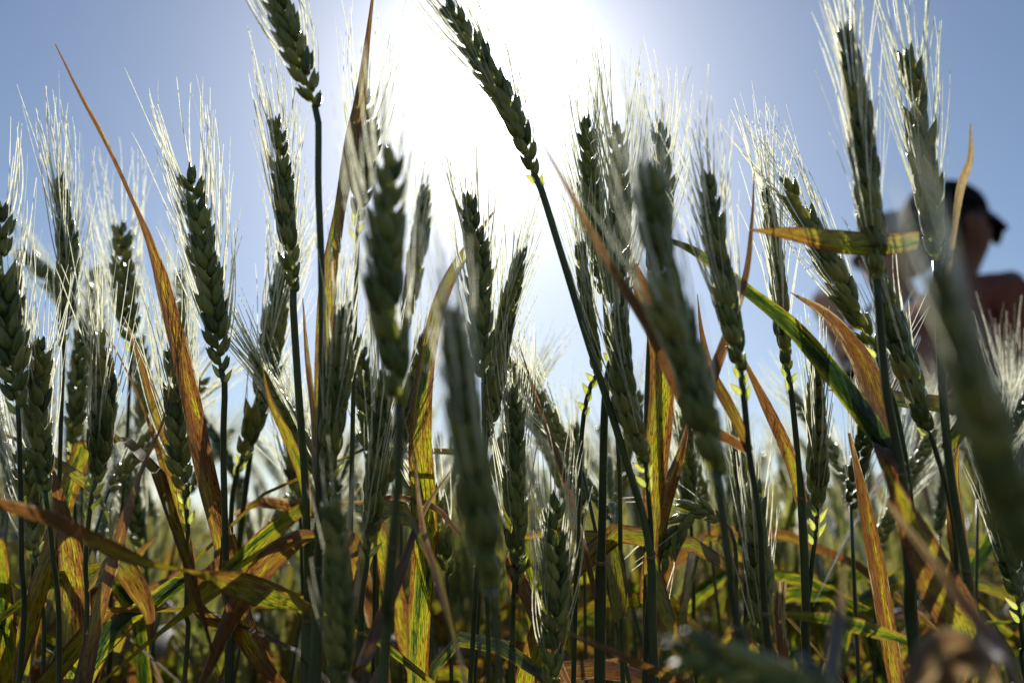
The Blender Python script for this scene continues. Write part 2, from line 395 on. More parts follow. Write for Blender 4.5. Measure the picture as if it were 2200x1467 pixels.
H('e7', .43, [(372, 760), (378, 900), (396, 1062)], [(402, 1105), (404, 1180), (400, 1320), (396, 1467)], 50, 'wheat ear with pale sterile bracts below, crossed by the long brown leaf', face=40, bits=6)
H('e7b', .85, [(388, 592), (392, 760), (398, 900)], [(402, 1100), (410, 1467)], 30, 'blurred yellowish wheat ear behind the bent brown leaf tip on the left', face=0, bits=0)
H('e8', .41, [(596, 272), (612, 450), (630, 622)], [(630, 660), (642, 850), (658, 1100), (656, 1467)], 50, 'slim upright wheat ear on a thick stem leaning left of the tall curved one', face=55, awn=.05, spread=.7, bits=0, srad=.0019)
H('e9', .50, [(606, 592), (584, 760), (522, 985)], [(508, 1020), (496, 1120), (494, 1467)], 54, 'wheat ear leaning right with pale bracts at its foot over open sky', face=65, spread=.6, bits=4, srad=.0015)
H('e9b', .52, [(620, 560), (598, 640), (566, 760)], [(548, 900), (522, 1100), (500, 1300), (490, 1467)], 44, 'wheat ear partly hidden behind the ear on the thick leaning stem', face=10, bits=0, srad=.0017)
H('e10', .38, [(572, -70), (628, 90), (676, 226)], [(684, 262), (684, 400), (690, 560), (692, 760), (686, 1000), (672, 1467)], 62, 'tall nodding wheat ear on a curved bare stem, its top cut by the frame', face=15, awn=.06, spread=.6, bits=1, srad=.0016)
H('e11', .45, [(786, 220), (782, 350), (766, 470)], [(768, 520), (764, 640), (758, 900), (752, 1200), (745, 1467)], 52, 'wheat ear half covered by the tall brown leaf left of the sun', face=30, awn=.07, spread=.5, bits=4, adens=1.2)
H('e12', .29, [(836, 352), (832, 600), (856, 868)], [(858, 930), (850, 1100), (832, 1300), (822, 1467)], 84, 'large soft wheat ear close to the camera just left of the sun', face=50, awn=.055, spread=.5, bits=0, srad=.0016)
H('e13', .55, [(912, 426), (898, 540), (868, 700)], [(858, 900), (862, 1200), (860, 1467)], 50, 'wheat ear leaning left directly below the sun', face=75, bits=0, adens=.8)
H('e14', .42, [(1006, 440), (1026, 560), (1038, 820)], [(1040, 1000), (1020, 1300), (1010, 1467)], 56, 'wheat ear with gappy spikelets and an orange leaf crossing behind it', face=28, awn=.055, bits=0, adens=.9)
H('e15', .43, [(1116, 560), (1082, 710), (1046, 930)], [(1040, 1040), (1046, 1250), (1050, 1467)], 52, 'wheat ear leaning right with fine bent awns, right of the gappy ear', face=60, awn=.045, spread=1.1, bits=0)
H('e16', .38, [(738, 692), (726, 830), (702, 1026)], [(696, 1060), (684, 1180), (680, 1467)], 72, 'broad wheat ear with swollen green spikelets in two clear rows', face=85, awn=.055, spread=.6, bits=2, srad=.0015)
H('e17', .40, [(826, 840), (812, 1000), (792, 1160)], [(788, 1210), (776, 1300), (768, 1467)], 66, 'low wheat ear with a pale yellow foot in front of dark stems', face=90, bits=4, srad=.0014)
H('e17b', .50, [(772, 742), (786, 860), (800, 1000)], [(806, 1150), (812, 1467)], 44, 'dim wheat ear between the broad two rowed ear and the large soft one', face=35, bits=0)
H('e18', .25, [(976, 712), (1008, 950), (1054, 1262)], [(1062, 1330), (1076, 1467)], 104, 'large blurred wheat ear close to the camera in the lower centre', face=88, awn=.045, spread=.55, bits=0)
H('e19', .43, [(1104, 852), (1106, 1030), (1112, 1225)], [(1104, 1270), (1098, 1467)], 56, 'dark straight wheat ear right of the large blurred central one', face=45, spread=.4, bits=3, srad=.0014)
H('e20', .40, [(1194, 1092), (1194, 1280), (1182, 1480)], [(1180, 1560)], 62, 'lowest wheat ear, grey green, rising from the bottom edge with upright awns', face=20, awn=.05, spread=.5, bits=0)
H('e21', .40, [(972, 24), (1040, 140), (1104, 250), (1146, 372)], [(1162, 405), (1204, 540), (1262, 730), (1336, 960), (1396, 1180), (1406, 1467)], 54, 'arching wheat ear in front of the sun on a long thick leaning stem', face=15, awn=.05, spread=.7, bits=3, nodes=(1195,), srad=.0018)
H('e22', .45, [(1260, 272), (1272, 430), (1298, 640)], [(1310, 800), (1330, 1000), (1338, 1467)], 52, 'wheat ear right of the sun crossed by a blurred brown leaf', face=22, awn=.055, bits=0)
H('e23', .42, [(1324, 288), (1332, 460), (1316, 760)], [(1300, 860), (1294, 1100), (1288, 1467)], 54, 'tall wheat ear with loose open top spikelets, next to the crossed one', face=18, awn=.06, bits=2, srad=.0021)
H('e24', .46, [(1418, 284), (1424, 420), (1402, 620)], [(1392, 800), (1388, 1000), (1392, 1467)], 50, 'upright wheat ear with a pale twisted tip, third tall one right of the sun', face=30, awn=.055, bits=0, srad=.0016)
H('e25', .27, [(1398, 412), (1432, 640), (1500, 850), (1538, 1010)], [(1548, 1070), (1572, 1250), (1612, 1467)], 98, 'thick blurred wheat ear close to the camera leaning left, right of centre', face=50, awn=.05, spread=.5, bits=0, srad=.0019)
H('e26', .42, [(1248, 542), (1262, 660), (1284, 800)], [(1262, 850), (1248, 960), (1240, 1200), (1232, 1467)], 44, 'small wheat ear with pale bead like bracts below it right of centre', face=70, awn=.05, bits=7)
H('e27', .40, [(1334, 700), (1342, 850), (1386, 992)], [(1392, 1050), (1400, 1200), (1384, 1467)], 72, 'heavy green wheat ear pointing up left beside the leaning stem', face=80, spread=.4, bits=5)
H('e28', .37, [(1522, 402), (1546, 570), (1590, 790)], [(1600, 870), (1610, 980), (1632, 1120), (1660, 1467)], 62, 'wheat ear with green lit spikelets and pale twin bracts at its foot', face=40, awn=.055, spread=.8, bits=5, srad=.0015)
H('e29', .43, [(1648, 422), (1672, 600), (1690, 790)], [(1702, 860), (1722, 1080), (1732, 1300), (1738, 1467)], 48, 'slender wheat ear under a dense fan of white awns on the right', face=60, awn=.062, spread=.9, bits=4, nodes=(1082,), adens=1.2, srad=.0016)
H('e30', .42, [(1696, 404), (1780, 560), (1880, 748)], [(1896, 800), (1930, 900), (1960, 1100), (1980, 1467)], 62, 'wheat ear tilted steeply left with separate swollen spikelets', face=20, awn=.058, spread=.9, bits=2)
H('e31', .36, [(1820, 88), (1852, 300), (1884, 600)], [(1888, 660), (1906, 850), (1936, 1010), (1956, 1240), (1975, 1467)], 72, 'tallest wheat ear on the right, its awns reaching the top of the frame', face=50, awn=.058, spread=1.0, bits=0, nodes=(1012,), adens=1.3, srad=.0019)
H('e32', .38, [(1952, 130), (1976, 290), (2012, 560)], [(2020, 760), (2040, 1000), (2080, 1250), (2100, 1467)], 66, 'tall wheat ear just right of the tallest one, in front of the people', face=25, awn=.055, spread=.9, bits=0, adens=1.2, srad=.0019)
H('e33', .39, [(1888, 590), (1938, 760), (1988, 918)], [(2006, 955), (2050, 1130), (2080, 1467)], 70, 'dark dense wheat ear leaning left below the horizontal yellow leaf', face=50, awn=.04, spread=.4, bits=2)
H('e34', .165, [(2040, 660), (2100, 860), (2205, 1200)], [(2240, 1330), (2270, 1467)], 136, 'huge out of focus wheat ear nearest the camera at the right edge', face=60, awn=.036, spread=.4, bits=0, awn_d=.75, adens=.65)
H('e35', .43, [(1752, 808), (1756, 950), (1756, 1090)], [(1752, 1150), (1742, 1240), (1736, 1467)], 58, 'straight wheat ear alone in a patch of sky with pale flowers beneath', face=82, awn=.045, spread=.4, bits=6)
H('e36', .62, [(2160, 850), (2178, 960), (2190, 1100)], [(2196, 1200), (2200, 1467)], 46, 'soft wheat ear with pinkish awns against the maroon shirt at the right edge', face=40, awn=.085, bits=0)
H('e37', .75, [(56, 545), (110, 610), (176, 690)], [(210, 760), (250, 1000), (260, 1467)], 40, 'blurred wheat ear bent far over to the left near the left edge', face=40, bits=0)
H('e38', .66, [(206, 592), (198, 740), (180, 880)], [(176, 1000), (170, 1467)], 38, 'blurred wheat ear behind the plump hanging one on the left', face=10, bits=0)
H('e39', .40, [(1622, 1070), (1630, 1230), (1640, 1392)], [(1645, 1467)], 66, 'nearly black shaded wheat ear low down right of the thick blurred one', face=45, awn=.04, spread=.4, bits=0)
H('e40', .46, [(1432, 1200), (1462, 1130), (1500, 1098), (1552, 1120)], [(1580, 1180), (1588, 1467)], 46, 'small drooping wheat ear curled over to the left low in the stand', face=30, awn=.035, bits=0, adens=.4)
H('e41', .20, [(1480, 1400), (1640, 1450), (1800, 1500)], [(1880, 1560)], 90, 'fallen dark blurred wheat ear lying along the bottom edge', face=30, awn=.022, spread=.5, bits=0, adens=0)
H('e42', .52, [(640, 905), (636, 1000), (644, 1090)], [(648, 1200), (650, 1467)], 40, 'small bright green wheat ear behind the leaning thick stem', face=30, awn=.05, bits=0)
H('e43', .30, [(720, 1100), (726, 1300), (732, 1480)], [(734, 1560)], 66, 'blurred low wheat ear close to the camera left of centre', face=50, bits=0, awn=.03, adens=.4)
H('e45', .55, [(176, 705), (166, 860), (158, 960)], [(160, 1060), (166, 1467)], 40, 'narrow broken wheat ear with small dark side bracts on the left', face=0, bits=5)
H('e46', .60, [(262, 1005), (284, 1080), (304, 1180)], [(318, 1260), (330, 1467)], 42, 'shaded low wheat ear between crossing leaves on the left', face=40, bits=2)

H('f1', .47, [(52, 985), (60, 1080), (74, 1190)], [(84, 1260), (92, 1467)], 50, 'low dark wheat ear near the left edge under two taller ears', face=40, awn=.05, bits=2)
H('f2', .62, [(304, 742), (308, 840), (306, 930)], [(310, 1100), (318, 1467)], 40, 'dim wheat ear between two slanting leaves on the left', face=60, bits=0)
H('f3', .49, [(912, 742), (880, 880), (818, 1060)], [(806, 1140), (800, 1467)], 56, 'shaded wheat ear crossing the foot of the lemon green leaf', face=70, awn=.045, bits=0)
H('f4', .52, [(1470, 905), (1476, 1010), (1484, 1110)], [(1490, 1250), (1496, 1467)], 44, 'wheat ear low between the thick blurred ear and a yellow blade', face=30, awn=.05, bits=0)
H('f5', .50, [(1578, 930), (1590, 1050), (1598, 1170)], [(1602, 1300), (1604, 1467)], 50, 'shaded wheat ear right below the pale twin bracts', face=80, awn=.045, bits=2)
H('f6', .45, [(2120, 980), (2150, 1130), (2186, 1290)], [(2200, 1400), (2210, 1500)], 56, 'thin chaffy wheat ear at the lower right edge', face=20, awn=.04, bits=4)
H('f7', .55, [(1236, 930), (1240, 1020), (1250, 1110)], [(1256, 1250), (1260, 1467)], 42, 'wheat ear low left of the arching stem with upright awns', face=50, awn=.055, bits=0)
H('f8', .48, [(900, 1010), (936, 1110), (960, 1230)], [(966, 1330), (970, 1467)], 52, 'shaded wheat ear low to the left of the large blurred central one', face=35, awn=.04, bits=0)

L = leaf
L('e7', [(118, 96), (170, 205), (230, 320), (300, 480), (350, 640), (400, 850), (440, 1040), (476, 1205)], 56, .68, roll=(50, 45, 60, 25, 20, 15, 10, 10), widths=(.12, .35, .5, .85, .95, 1, .95, .8), d=.40, label='long arching leaf with dark red tip and green yellow middle', curl=.2)
L('e10', [(802, -40), (792, 50), (770, 220), (742, 370), (706, 570), (694, 760), (690, 960)], 48, .46, roll=(60, 40, 20, 40, 25, 15, 10), widths=(.3, .5, .9, .8, 1, .9, .7), d=.41, label='tall upright brown leaf rising out of the top of the frame')
L('e23', [(1138, 262), (1222, 410), (1300, 555), (1400, 715), (1462, 860), (1530, 990)], 40, .95, roll=(50, 40, 30, 45, 50), widths=(.15, .5, .8, .9, .7, .6), d=.28, attach=False, label='blurred pinkish brown leaf slanting down from beside the sun')
L('e28', [(1620, 372), (1614, 480), (1594, 620), (1520, 830), (1500, 900)], 34, .85, roll=(70, 62, 50, 20), widths=(.1, .5, .8, 1, .6), d=.38, label='narrow red leaf upright with a yellow foot')
L('e31', [(1610, 494), (1700, 502), (1800, 518), (1900, 526), (1975, 518)], 52, .36, roll=(10, 5, 0, 10, 20), widths=(.05, .6, 1, .95, .8), d=.35, label='horizontal leaf with yellow green bands', attach=False)
L('e31', [(1428, 512), (1500, 545), (1600, 622), (1700, 702), (1780, 792), (1850, 882), (1934, 1004)], 42, .02, roll=(20, 25, 40, 30, 15, 10, 20), widths=(.2, .6, .7, .9, 1, 1, .6), d=.40, label='broad dark green leaf with yellow flecks running down to the stem joint')
L('e31', [(1698, 628), (1780, 680), (1850, 772), (1888, 880), (1912, 980)], 50, .72, roll=(30, 20, 25, 15, 0), d=.43, label='orange leaf curving behind the broad green one')
L('e32', [(2085, 266), (2084, 340), (2062, 410), (2042, 540), (2016, 700)], 26, 1.35, roll=(60, 30, 68, 66, 60), d=.37, widths=(.1, .7, .6, .6, .5), label='pale pink folded leaf tip in front of the dark cap')
L('e29', [(1596, 770), (1650, 880), (1700, 990), (1722, 1080)], 30, .66, roll=(40, 30, 25), widths=(.3, .8, 1, .8), d=.43)
L('e28', [(1498, 632), (1508, 720), (1528, 800), (1580, 900)], 26, .6, roll=(50, 30), widths=(.08, .6, 1, .7), d=.40)
L('e21', [(1350, 555), (1386, 640), (1420, 750), (1416, 900), (1402, 1080), (1400, 1190)], 54, .50, roll=(10, 20, 30, 15, 5), widths=(.4, .9, 1, 1, .8, .4), d=.44, label='yellow brown blade rising from the joint of the leaning stem')
L('e14', [(1062, 453), (990, 555), (944, 650), (912, 800), (902, 950), (912, 1150), (900, 1320), (896, 1500)], 66, .36, roll=(40, 20, 30, 10, 0, 5, 10), widths=(.08, .45, .6, .7, .8, .8, .7, .6), d=.47, attach=False, label='wide lemon green leaf turning orange toward its bent tip', fold=.12)
L('e4', [(170, 622), (240, 738), (290, 840), (330, 950), (366, 1080), (396, 1230)], 52, .55, roll=(60, 50, 35, 20, 10), widths=(.08, .4, .8, 1, 1, .8), d=.43)
L('e6', [(268, 690), (302, 780), (330, 880), (362, 1000), (392, 1150), (420, 1300)], 40, .48, roll=(30, 20, 30, 10), d=.45, widths=(.08, .6, 1, .9, .9, .8))
L('e5', [(368, 792), (350, 900), (300, 1012), (254, 1150), (212, 1300), (170, 1480)], 52, .60, roll=(50, 55, 30, 35, 10), widths=(.08, .4, .8, .9, 1, 1), d=.38, attach=False, label='brown blade crossing the others with glowing yellow patches')
L('e8', [(-20, 1080), (100, 1115), (200, 1165), (310, 1212), (420, 1232), (530, 1268), (600, 1300), (650, 1316)], 104, .44, roll=(30, 20, 15, 50, 5, 0, 5, 30), widths=(.35, .42, .45, .2, .75, 1, .8, .3), d=.31, fold=.1, curl=.15, label='big yellow leaf lying across the stems at lower left')
L('e8', [(180, 1500), (330, 1372), (440, 1285), (520, 1208), (600, 1132), (655, 1090)], 50, .28, roll=(60, 62, 40, 20, 25), widths=(.25, .3, .4, .9, 1, .6), d=.38, label='dark green leaf falling left from the thick stem')
L('e10', [(430, 1480), (505, 1310), (570, 1215), (640, 1160), (684, 1150)], 52, .62, roll=(30, 20, 10, 40), widths=(.3, .6, 1, 1, .6), d=.40)
L('e16', [(765, 1330), (772, 1230), (750, 1165), (700, 1150), (684, 1190)], 46, .52, roll=(20, 20, 40, 60), widths=(.2, .8, 1, .9, .6), d=.42)
L('e8', [(560, 768), (578, 860), (620, 950), (652, 1040), (660, 1110)], 34, .40, roll=(60, 40, 25, 20), widths=(.08, .7, 1, .9, .6), d=.42, label='curved yellow green leaf with reddish tip')
L('e16', [(650, 640), (658, 760), (670, 880), (680, 1010)], 26, .92, roll=(30, 40, 20), widths=(.1, .8, 1, .7), d=.43)
L('e3', [(104, 990), (130, 1100), (150, 1250), (156, 1480)], 96, .50, roll=(20, 15, 10), widths=(.12, .7, 1, 1), d=.43, attach=False)
L('e5', [(322, 1380), (318, 1310), (270, 1225), (240, 1200)], 52, .48, roll=(10, 30, 50), widths=(.1, .8, 1, .5), d=.40)
L('e19', [(1112, 730), (1160, 880), (1202, 1000), (1252, 1170), (1296, 1360)], 22, .95, roll=(50, 40, 60), widths=(.1, .6, 1, .9, .8), d=.44, attach=False)
L('e20', [(1090, 1286), (1200, 1350), (1300, 1396), (1400, 1440), (1480, 1482)], 44, .72, roll=(50, 40, 30, 20), widths=(.1, .5, .8, 1, 1), d=.28, attach=False, label='blurred leaf sloping down to the right at the bottom edge')
L('e39', [(1690, 1320), (1800, 1335), (1900, 1366), (1996, 1392)], 46, .12, roll=(20, 30, 55), widths=(.4, 1, .9, .3), d=.34, attach=False, label='fresh bright green leaf pointing left')
L('e32', [(1780, 838), (1860, 848), (1930, 858), (2070, 884)], 32, .42, roll=(60, 10, 5), widths=(.2, 1, 1, .8), d=.46)
L('e32', [(1900, 1000), (1948, 1110), (2010, 1240), (2070, 1350), (2120, 1490)], 100, .47, roll=(40, 25, 10, 5), widths=(.15, .7, 1, 1, .9), d=.32, attach=False, label='broad mottled yellow leaf hanging at lower right')
L('e34', [(1870, 1035), (1960, 1150), (2062, 1284), (2170, 1430), (2200, 1490)], 34, .97, roll=(50, 50, 30), widths=(.1, .6, .9, 1, 1), d=.25, attach=False)
L('e30', [(1824, 930), (1850, 1050), (1880, 1200), (1904, 1340), (1930, 1490)], 36, .62, roll=(50, 30, 20), d=.42, widths=(.2, .7, 1, 1, .9), attach=False)
L('e17', [(690, 1072), (760, 1080), (850, 1070), (930, 1090), (990, 1150)], 16, .98, roll=(30, 20), d=.48, attach=False)
L('e12', [(976, 1000), (905, 1105), (850, 1250), (780, 1420), (760, 1500)], 30, .8, roll=(50, 30, 40), d=.38, attach=False)
L('e18', [(888, 950), (906, 1130), (952, 1300), (1006, 1490)], 28, .96, roll=(40, 50), d=.36, attach=False)
L('e26', [(1096, 1160), (1180, 1148), (1240, 1156), (1310, 1180), (1330, 1330)], 42, .42, roll=(30, 20, 50), d=.50, attach=False, widths=(.1, .8, 1, 1, .8))
L('e41', [(1816, 1200), (1800, 1330), (1784, 1490)], 30, .97, roll=(50, 40), d=.24, attach=False)
L('e35', [(1678, 1248), (1674, 1330), (1690, 1467)], 26, .98, roll=(20, 20), widths=(.9, 1, .9), d=.40, attach=False)
L('e7', [(10, 905), (-40, 890), (-80, 900)], 30, .7, d=.6, attach=False)
L('e9', [(496, 1108), (560, 1082), (640, 1092), (700, 1120)], 36, .85, roll=(30, 20, 40), d=.52, attach=False, widths=(.1, .8, 1, .6))
L('e46', [(700, 1010), (720, 1100), (780, 1250), (830, 1480)], 44, .78, roll=(20, 30), d=.55, attach=False)
L('e9b', [(340, 1150), (300, 1190), (280, 1260), (250, 1400)], 30, .4, d=.5, attach=False)
L('edge', [(0, 930), (60, 960), (200, 1060), (260, 1200)], 40, .35, d=.5, roll=(20, 40), attach=False)
L('e6', [(640, 1500), (560, 1420), (510, 1300), (490, 1150)], 50, .55, d=.43, roll=(10, 40, 20))
L('e17b', [(900, 1500), (860, 1330), (830, 1200), (812, 1120)], 44, .5, d=.50, roll=(40, 20, 30))
L('e19', [(1240, 1500), (1180, 1380), (1130, 1270), (1100, 1200)], 34, .7, d=.44, roll=(40, 20))
L('e27', [(1500, 1500), (1452, 1380), (1410, 1250), (1395, 1180)], 44, .45, d=.44, roll=(20, 30))
L('e24', [(1480, 900), (1460, 980), (1420, 1100), (1395, 1230)], 44, .58, d=.46, roll=(30, 20), widths=(.1, .7, 1, .7))
L('e33', [(2060, 950), (2050, 1040), (2058, 1160), (2080, 1300)], 36, .40, d=.42, roll=(30, 10))
L('e2', [(30, 1500), (60, 1350), (90, 1240), (116, 1180)], 40, .4, d=.42, roll=(30, 10))
# the crumpled dry leaf close to the lens in the lower right corner
root, stem, sdp = HERO_STEMS['e41']
for pts, wd, ag in (([(1940, 1500), (1985, 1420), (2040, 1392), (2110, 1400), (2150, 1425)], 70, 1.0), ([(1975, 1500), (2040, 1440), (2100, 1425), (2150, 1470)], 90, .98)):
    P = crm([list(at(x, y, .19)) for x, y in pts], 30) - np.array(root.location)
    mb = MB(); t_ = np.linspace(0, 1, 30)
    leaf_mb(mb, P, (0.3 + 0.7 * np.sin(math.pi * t_)) * wd / FPX * .19, R(25) + R(30) * np.sin(t_ * 7), ag, .3, fold=.35, cols=7, curl=.3)
    mb.build('dry_leaf', M['leaf'], root)

# ------------------------------------------------------------ middle rows: individual stalks copied from a few kinds
def kind(seed):
    rs = random.Random(seed)
    root = bpy.data.objects.new('wheat_stalk', None); COL.objects.link(root)
    hgt = 0.88; lean = rs.uniform(0.02, 0.10)
    el = rs.uniform(.075, .095)
    path = np.array([(0, 0, 0), (0.0, 0, .4), (lean * .4, 0, .66), (lean * .8, 0, hgt), (lean * 1.1 + el * .25, 0, hgt + el * rs.uniform(.86, .96))])
    st = crm(path[:4], 24); b = MB(); b.tube(st, np.linspace(.0022, .0012, 24), 6); b.build('stem', M['stem'], root)
    C = crm(np.vstack([path[3], (path[3] + path[4]) / 2 + np.array((-.002, 0, 0)), path[4]]), 12)
    lay, P = ear_layout(C, .0125, rs.uniform(0, 3.1), rs)
    eb = MB()
    for m, T, o, t, s in lay:
        for sg in (-1, 1):
            q = lambda v: m[:3, :3] @ np.array(v)
            eb.ovoid(m[:3, 3], q((.1, sg * .17, 1)), q((1, 0, 0)), .0145 * s, .0052, .0050, 5, 5)
    eo = eb.build('ear', M['ear'], root)
    ab = MB(); add_awns(ab, lay, rs.uniform(.05, .065), .8, rs, nseg=5, thick=1.15)
    tag(ab.build('awns', M['awn'], eo), kind='stuff')
    for k in range(4):
        z0 = (.66, .54, .44, .60)[k] + rs.uniform(-.05, .05); a = rs.uniform(0, 6.28); ll = rs.uniform(.14, .26)
        dr = np.array((math.cos(a), math.sin(a), 0)); x0 = np.array((np.interp(z0, st[:, 2], st[:, 0]), 0, z0))
        up = rs.uniform(.4, 1.3)
        pp = [x0, x0 + dr * ll * .25 + np.array((0, 0, ll * .4 * up)), x0 + dr * ll * .6 + np.array((0, 0, ll * .42 * up)), x0 + dr * ll * .9 + np.array((0, 0, ll * (up - .75) * .6))]
        pp = crm(pp, 16); mb = MB()
        leaf_mb(mb, pp, .0125 * width_profile(np.linspace(0, 1, 16)), np.linspace(0, rs.uniform(-2.2, 2.2), 16), rs.uniform(.1, .8), rs.random(), cols=3)
        mb.build('leaf', M['leaf'], root)
    root['tip'] = (lean, 0.0, 0.0)
    return root
def copy_tree(o, parent=None):
    c = o.copy(); COL.objects.link(c)
    if parent is not None: c.parent = parent
    for ch in o.children: copy_tree(ch, c)
    return c
KINDS = [kind(s) for s in range(7)]
rs = random.Random(5); spots = []
N_MID = 300 - len(HERO_STEMS)
def skyline(px):
    """how tall the crop stands (m) in the direction of photo column px"""
    xs = [0, 60, 200, 330, 450, 520, 640, 740, 900, 1100, 1230, 1350, 1500, 1600, 1690, 1760, 1830, 1900, 2000, 2200]
    hs = [1.02, 1.02, 1.0, .97, .92, .87, .88, .98, .99, .97, .98, 1.01, 1.01, .99, .92, .96, .99, 1.0, 1.0, 1.02]
    return float(np.interp(px, xs, hs))
tries = 0
while len(spots) < N_MID and tries < 20000:
    tries += 1
    y = 0.53 + 2.8 * rs.random() ** 1.25
    px = rs.uniform(-60, 2260); x = (px - 1100) / FPX * y * 1.03
    if any((x - a) ** 2 + (y - b) ** 2 < (0.045 + .03 * (y - .6)) ** 2 for a, b, _ in spots): continue
    if 1.70 < y < 2.45 and 1780 < px: continue
    spots.append((x, y, px))
REFS = [(20, 'ear cut by the left edge'), (140, 'ear with tight white awns'), (210, 'plump hanging ear'), (280, 'leaf with the red tip'), (385, 'ear crossed by the brown leaf'),
        (445, 'ear standing alone on blue'), (560, 'ear over open sky'), (625, 'thick leaning stem'), (690, 'tall nodding ear'), (765, 'ear behind the brown leaf'), (845, 'large soft ear near the sun'),
        (905, 'wide lemon green leaf'), (1010, 'large blurred central ear'), (1108, 'dark straight ear'), (1190, 'lowest grey green ear'), (1270, 'arching stem under the sun'), (1380, 'heavy green ear'),
        (1450, 'thick blurred leaning ear'), (1570, 'ear with green lit spikelets'), (1690, 'slender ear with fanned awns'), (1756, 'straight ear with pale flowers'), (1850, 'broad flecked leaf'),
        (1890, 'tallest right hand ear'), (1960, 'dark dense leaning ear'), (2030, 'ear before the people'), (2140, 'huge blurred ear')]
def mid_label(ex, ey, tx, y):
    k = min(range(len(REFS)), key=lambda j: abs(REFS[j][0] - ex)); side = 'left' if ex < REFS[k][0] else 'right'
    size = 'softly blurred' if y < 1.0 else ('blurred' if y < 1.5 else ('small blurred' if y < 2.2 else 'tiny blurred'))
    lean = 'leaning left' if tx < ex - 12 else ('leaning right' if tx > ex + 12 else 'upright')
    lvl = 'low' if ey > 1160 else ('high' if ey < 1060 else 'middling')
    return '%s %s wheat %s, %s of the %s' % (size, lvl, lean, side, REFS[k][1])
def to_px(v):
    r_ = v - Vector((0, 0, CAM_H)); d = r_.dot(VIEW); u = r_.x; up = r_.z * CP - r_.y * SP_
    return 1100 + u / d * FPX, 733.5 - up / d * FPX
MID = []
for i, (x, y, px) in enumerate(spots):
    o = KINDS[i] if i < len(KINDS) else copy_tree(KINDS[rs.randrange(len(KINDS))])
    hs = .75 + (skyline(px) - .75 - .005) * min(1, .25 + .75 * y / 1.5) - abs(rs.gauss(0, .04)) + .01
    s = hs / .965
    o.location = (x, y, 0); o.scale = (rs.uniform(.9, 1.1), rs.uniform(.9, 1.1), s)
    o.rotation_euler = (rs.uniform(-.05, .05), rs.uniform(-.05, .05), rs.uniform(0, 6.28))
    rz = o.rotation_euler.to_matrix(); kk = Vector((0, 0, .90 * s)); hd = Vector(o.get('tip', (0, 0, 0)))
    a_ = Vector(o.location) + rz @ Vector((hd.x * .8 * o.scale.x, 0, .88 * s)); b_ = Vector(o.location) + rz @ Vector((hd.x * 1.1 * o.scale.x + .022, 0, .97 * s))
    (ex, ey), (tx, ty) = to_px(a_), to_px(b_)
    tag(o, mid_label(ex, ey, tx, y), 'wheat', 'blurred wheat stalks in the rows behind')
    MID.append((o, ex, ey))
by = {}
for m_ in MID: by.setdefault(m_[0]['label'], []).append(m_)
for lb, ms in by.items():
    if len(ms) < 2: continue
    ms.sort(key=lambda q: q[2]); words_ = ['taller', 'shorter'] if len(ms) == 2 else (['tallest', 'middle', 'shortest'] if len(ms) == 3 else ['tallest', 'second tallest', 'third tallest', 'shortest'])
    for m_, wd in zip(ms, words_): m_[0]['label'] = wd + ' ' + lb

# ------------------------------------------------------------ the rest of the field, one mass
def pack(templates, places, name, mat, kind_='stuff'):
    V = []; F = []; A = {}; n = 0; nloop = []
    for (tv, tf, ta), grp in zip(templates, places):
        if not len(grp): continue
        g = np.array(grp); k = len(g); c, s = np.cos(g[:, 3]), np.sin(g[:, 3])
        x = tv[None, :, 0] * c[:, None] - tv[None, :, 1] * s[:, None] + g[:, 0:1]
        y = tv[None, :, 0] * s[:, None] + tv[None, :, 1] * c[:, None] + g[:, 1:2]
        z = tv[None, :, 2] * g[:, 4:5] + g[:, 2:3]
        V.append(np.stack([x, y, z], 2).reshape(-1, 3))
        F.append((tf[None] + (np.arange(k) * len(tv))[:, None, None] + n).reshape(-1, 4)); n += k * len(tv)
        for key, val in ta.items(): A.setdefault(key, []).append(np.tile(val, (k, 1)).reshape(-1))
        A.setdefault('rnd', []).append(np.repeat(rng.random(k), len(tv)))
        A.setdefault('age', []).append(np.repeat(rng.beta(1.4, 2.6, k) * .75, len(tv)))
    V = np.vstack(V).astype(np.float32); F = np.vstack(F).astype(np.int32)
    me = bpy.data.meshes.new(name); me.vertices.add(len(V)); me.vertices.foreach_set('co', V.ravel())
    me.loops.add(F.size); me.loops.foreach_set('vertex_index', F.ravel())
    me.polygons.add(len(F)); me.polygons.foreach_set('loop_start', np.arange(0, F.size, 4, dtype=np.int32))
    me.update(calc_edges=True)
    for key, val in A.items():
        a = me.attributes.new(key, 'FLOAT', 'POINT'); a.data.foreach_set('value', np.concatenate(val).astype(np.float32))
    me.polygons.foreach_set('use_smooth', np.ones(len(F), bool)); me.materials.append(mat)
    o = link(name, me); tag(o, kind=kind_); return o
def quads(mb):
    F = np.array([f for f in mb.f if len(f) == 4] + [(f[0], f[1], f[2], f[2]) for f in mb.f if len(f) == 3]); return F
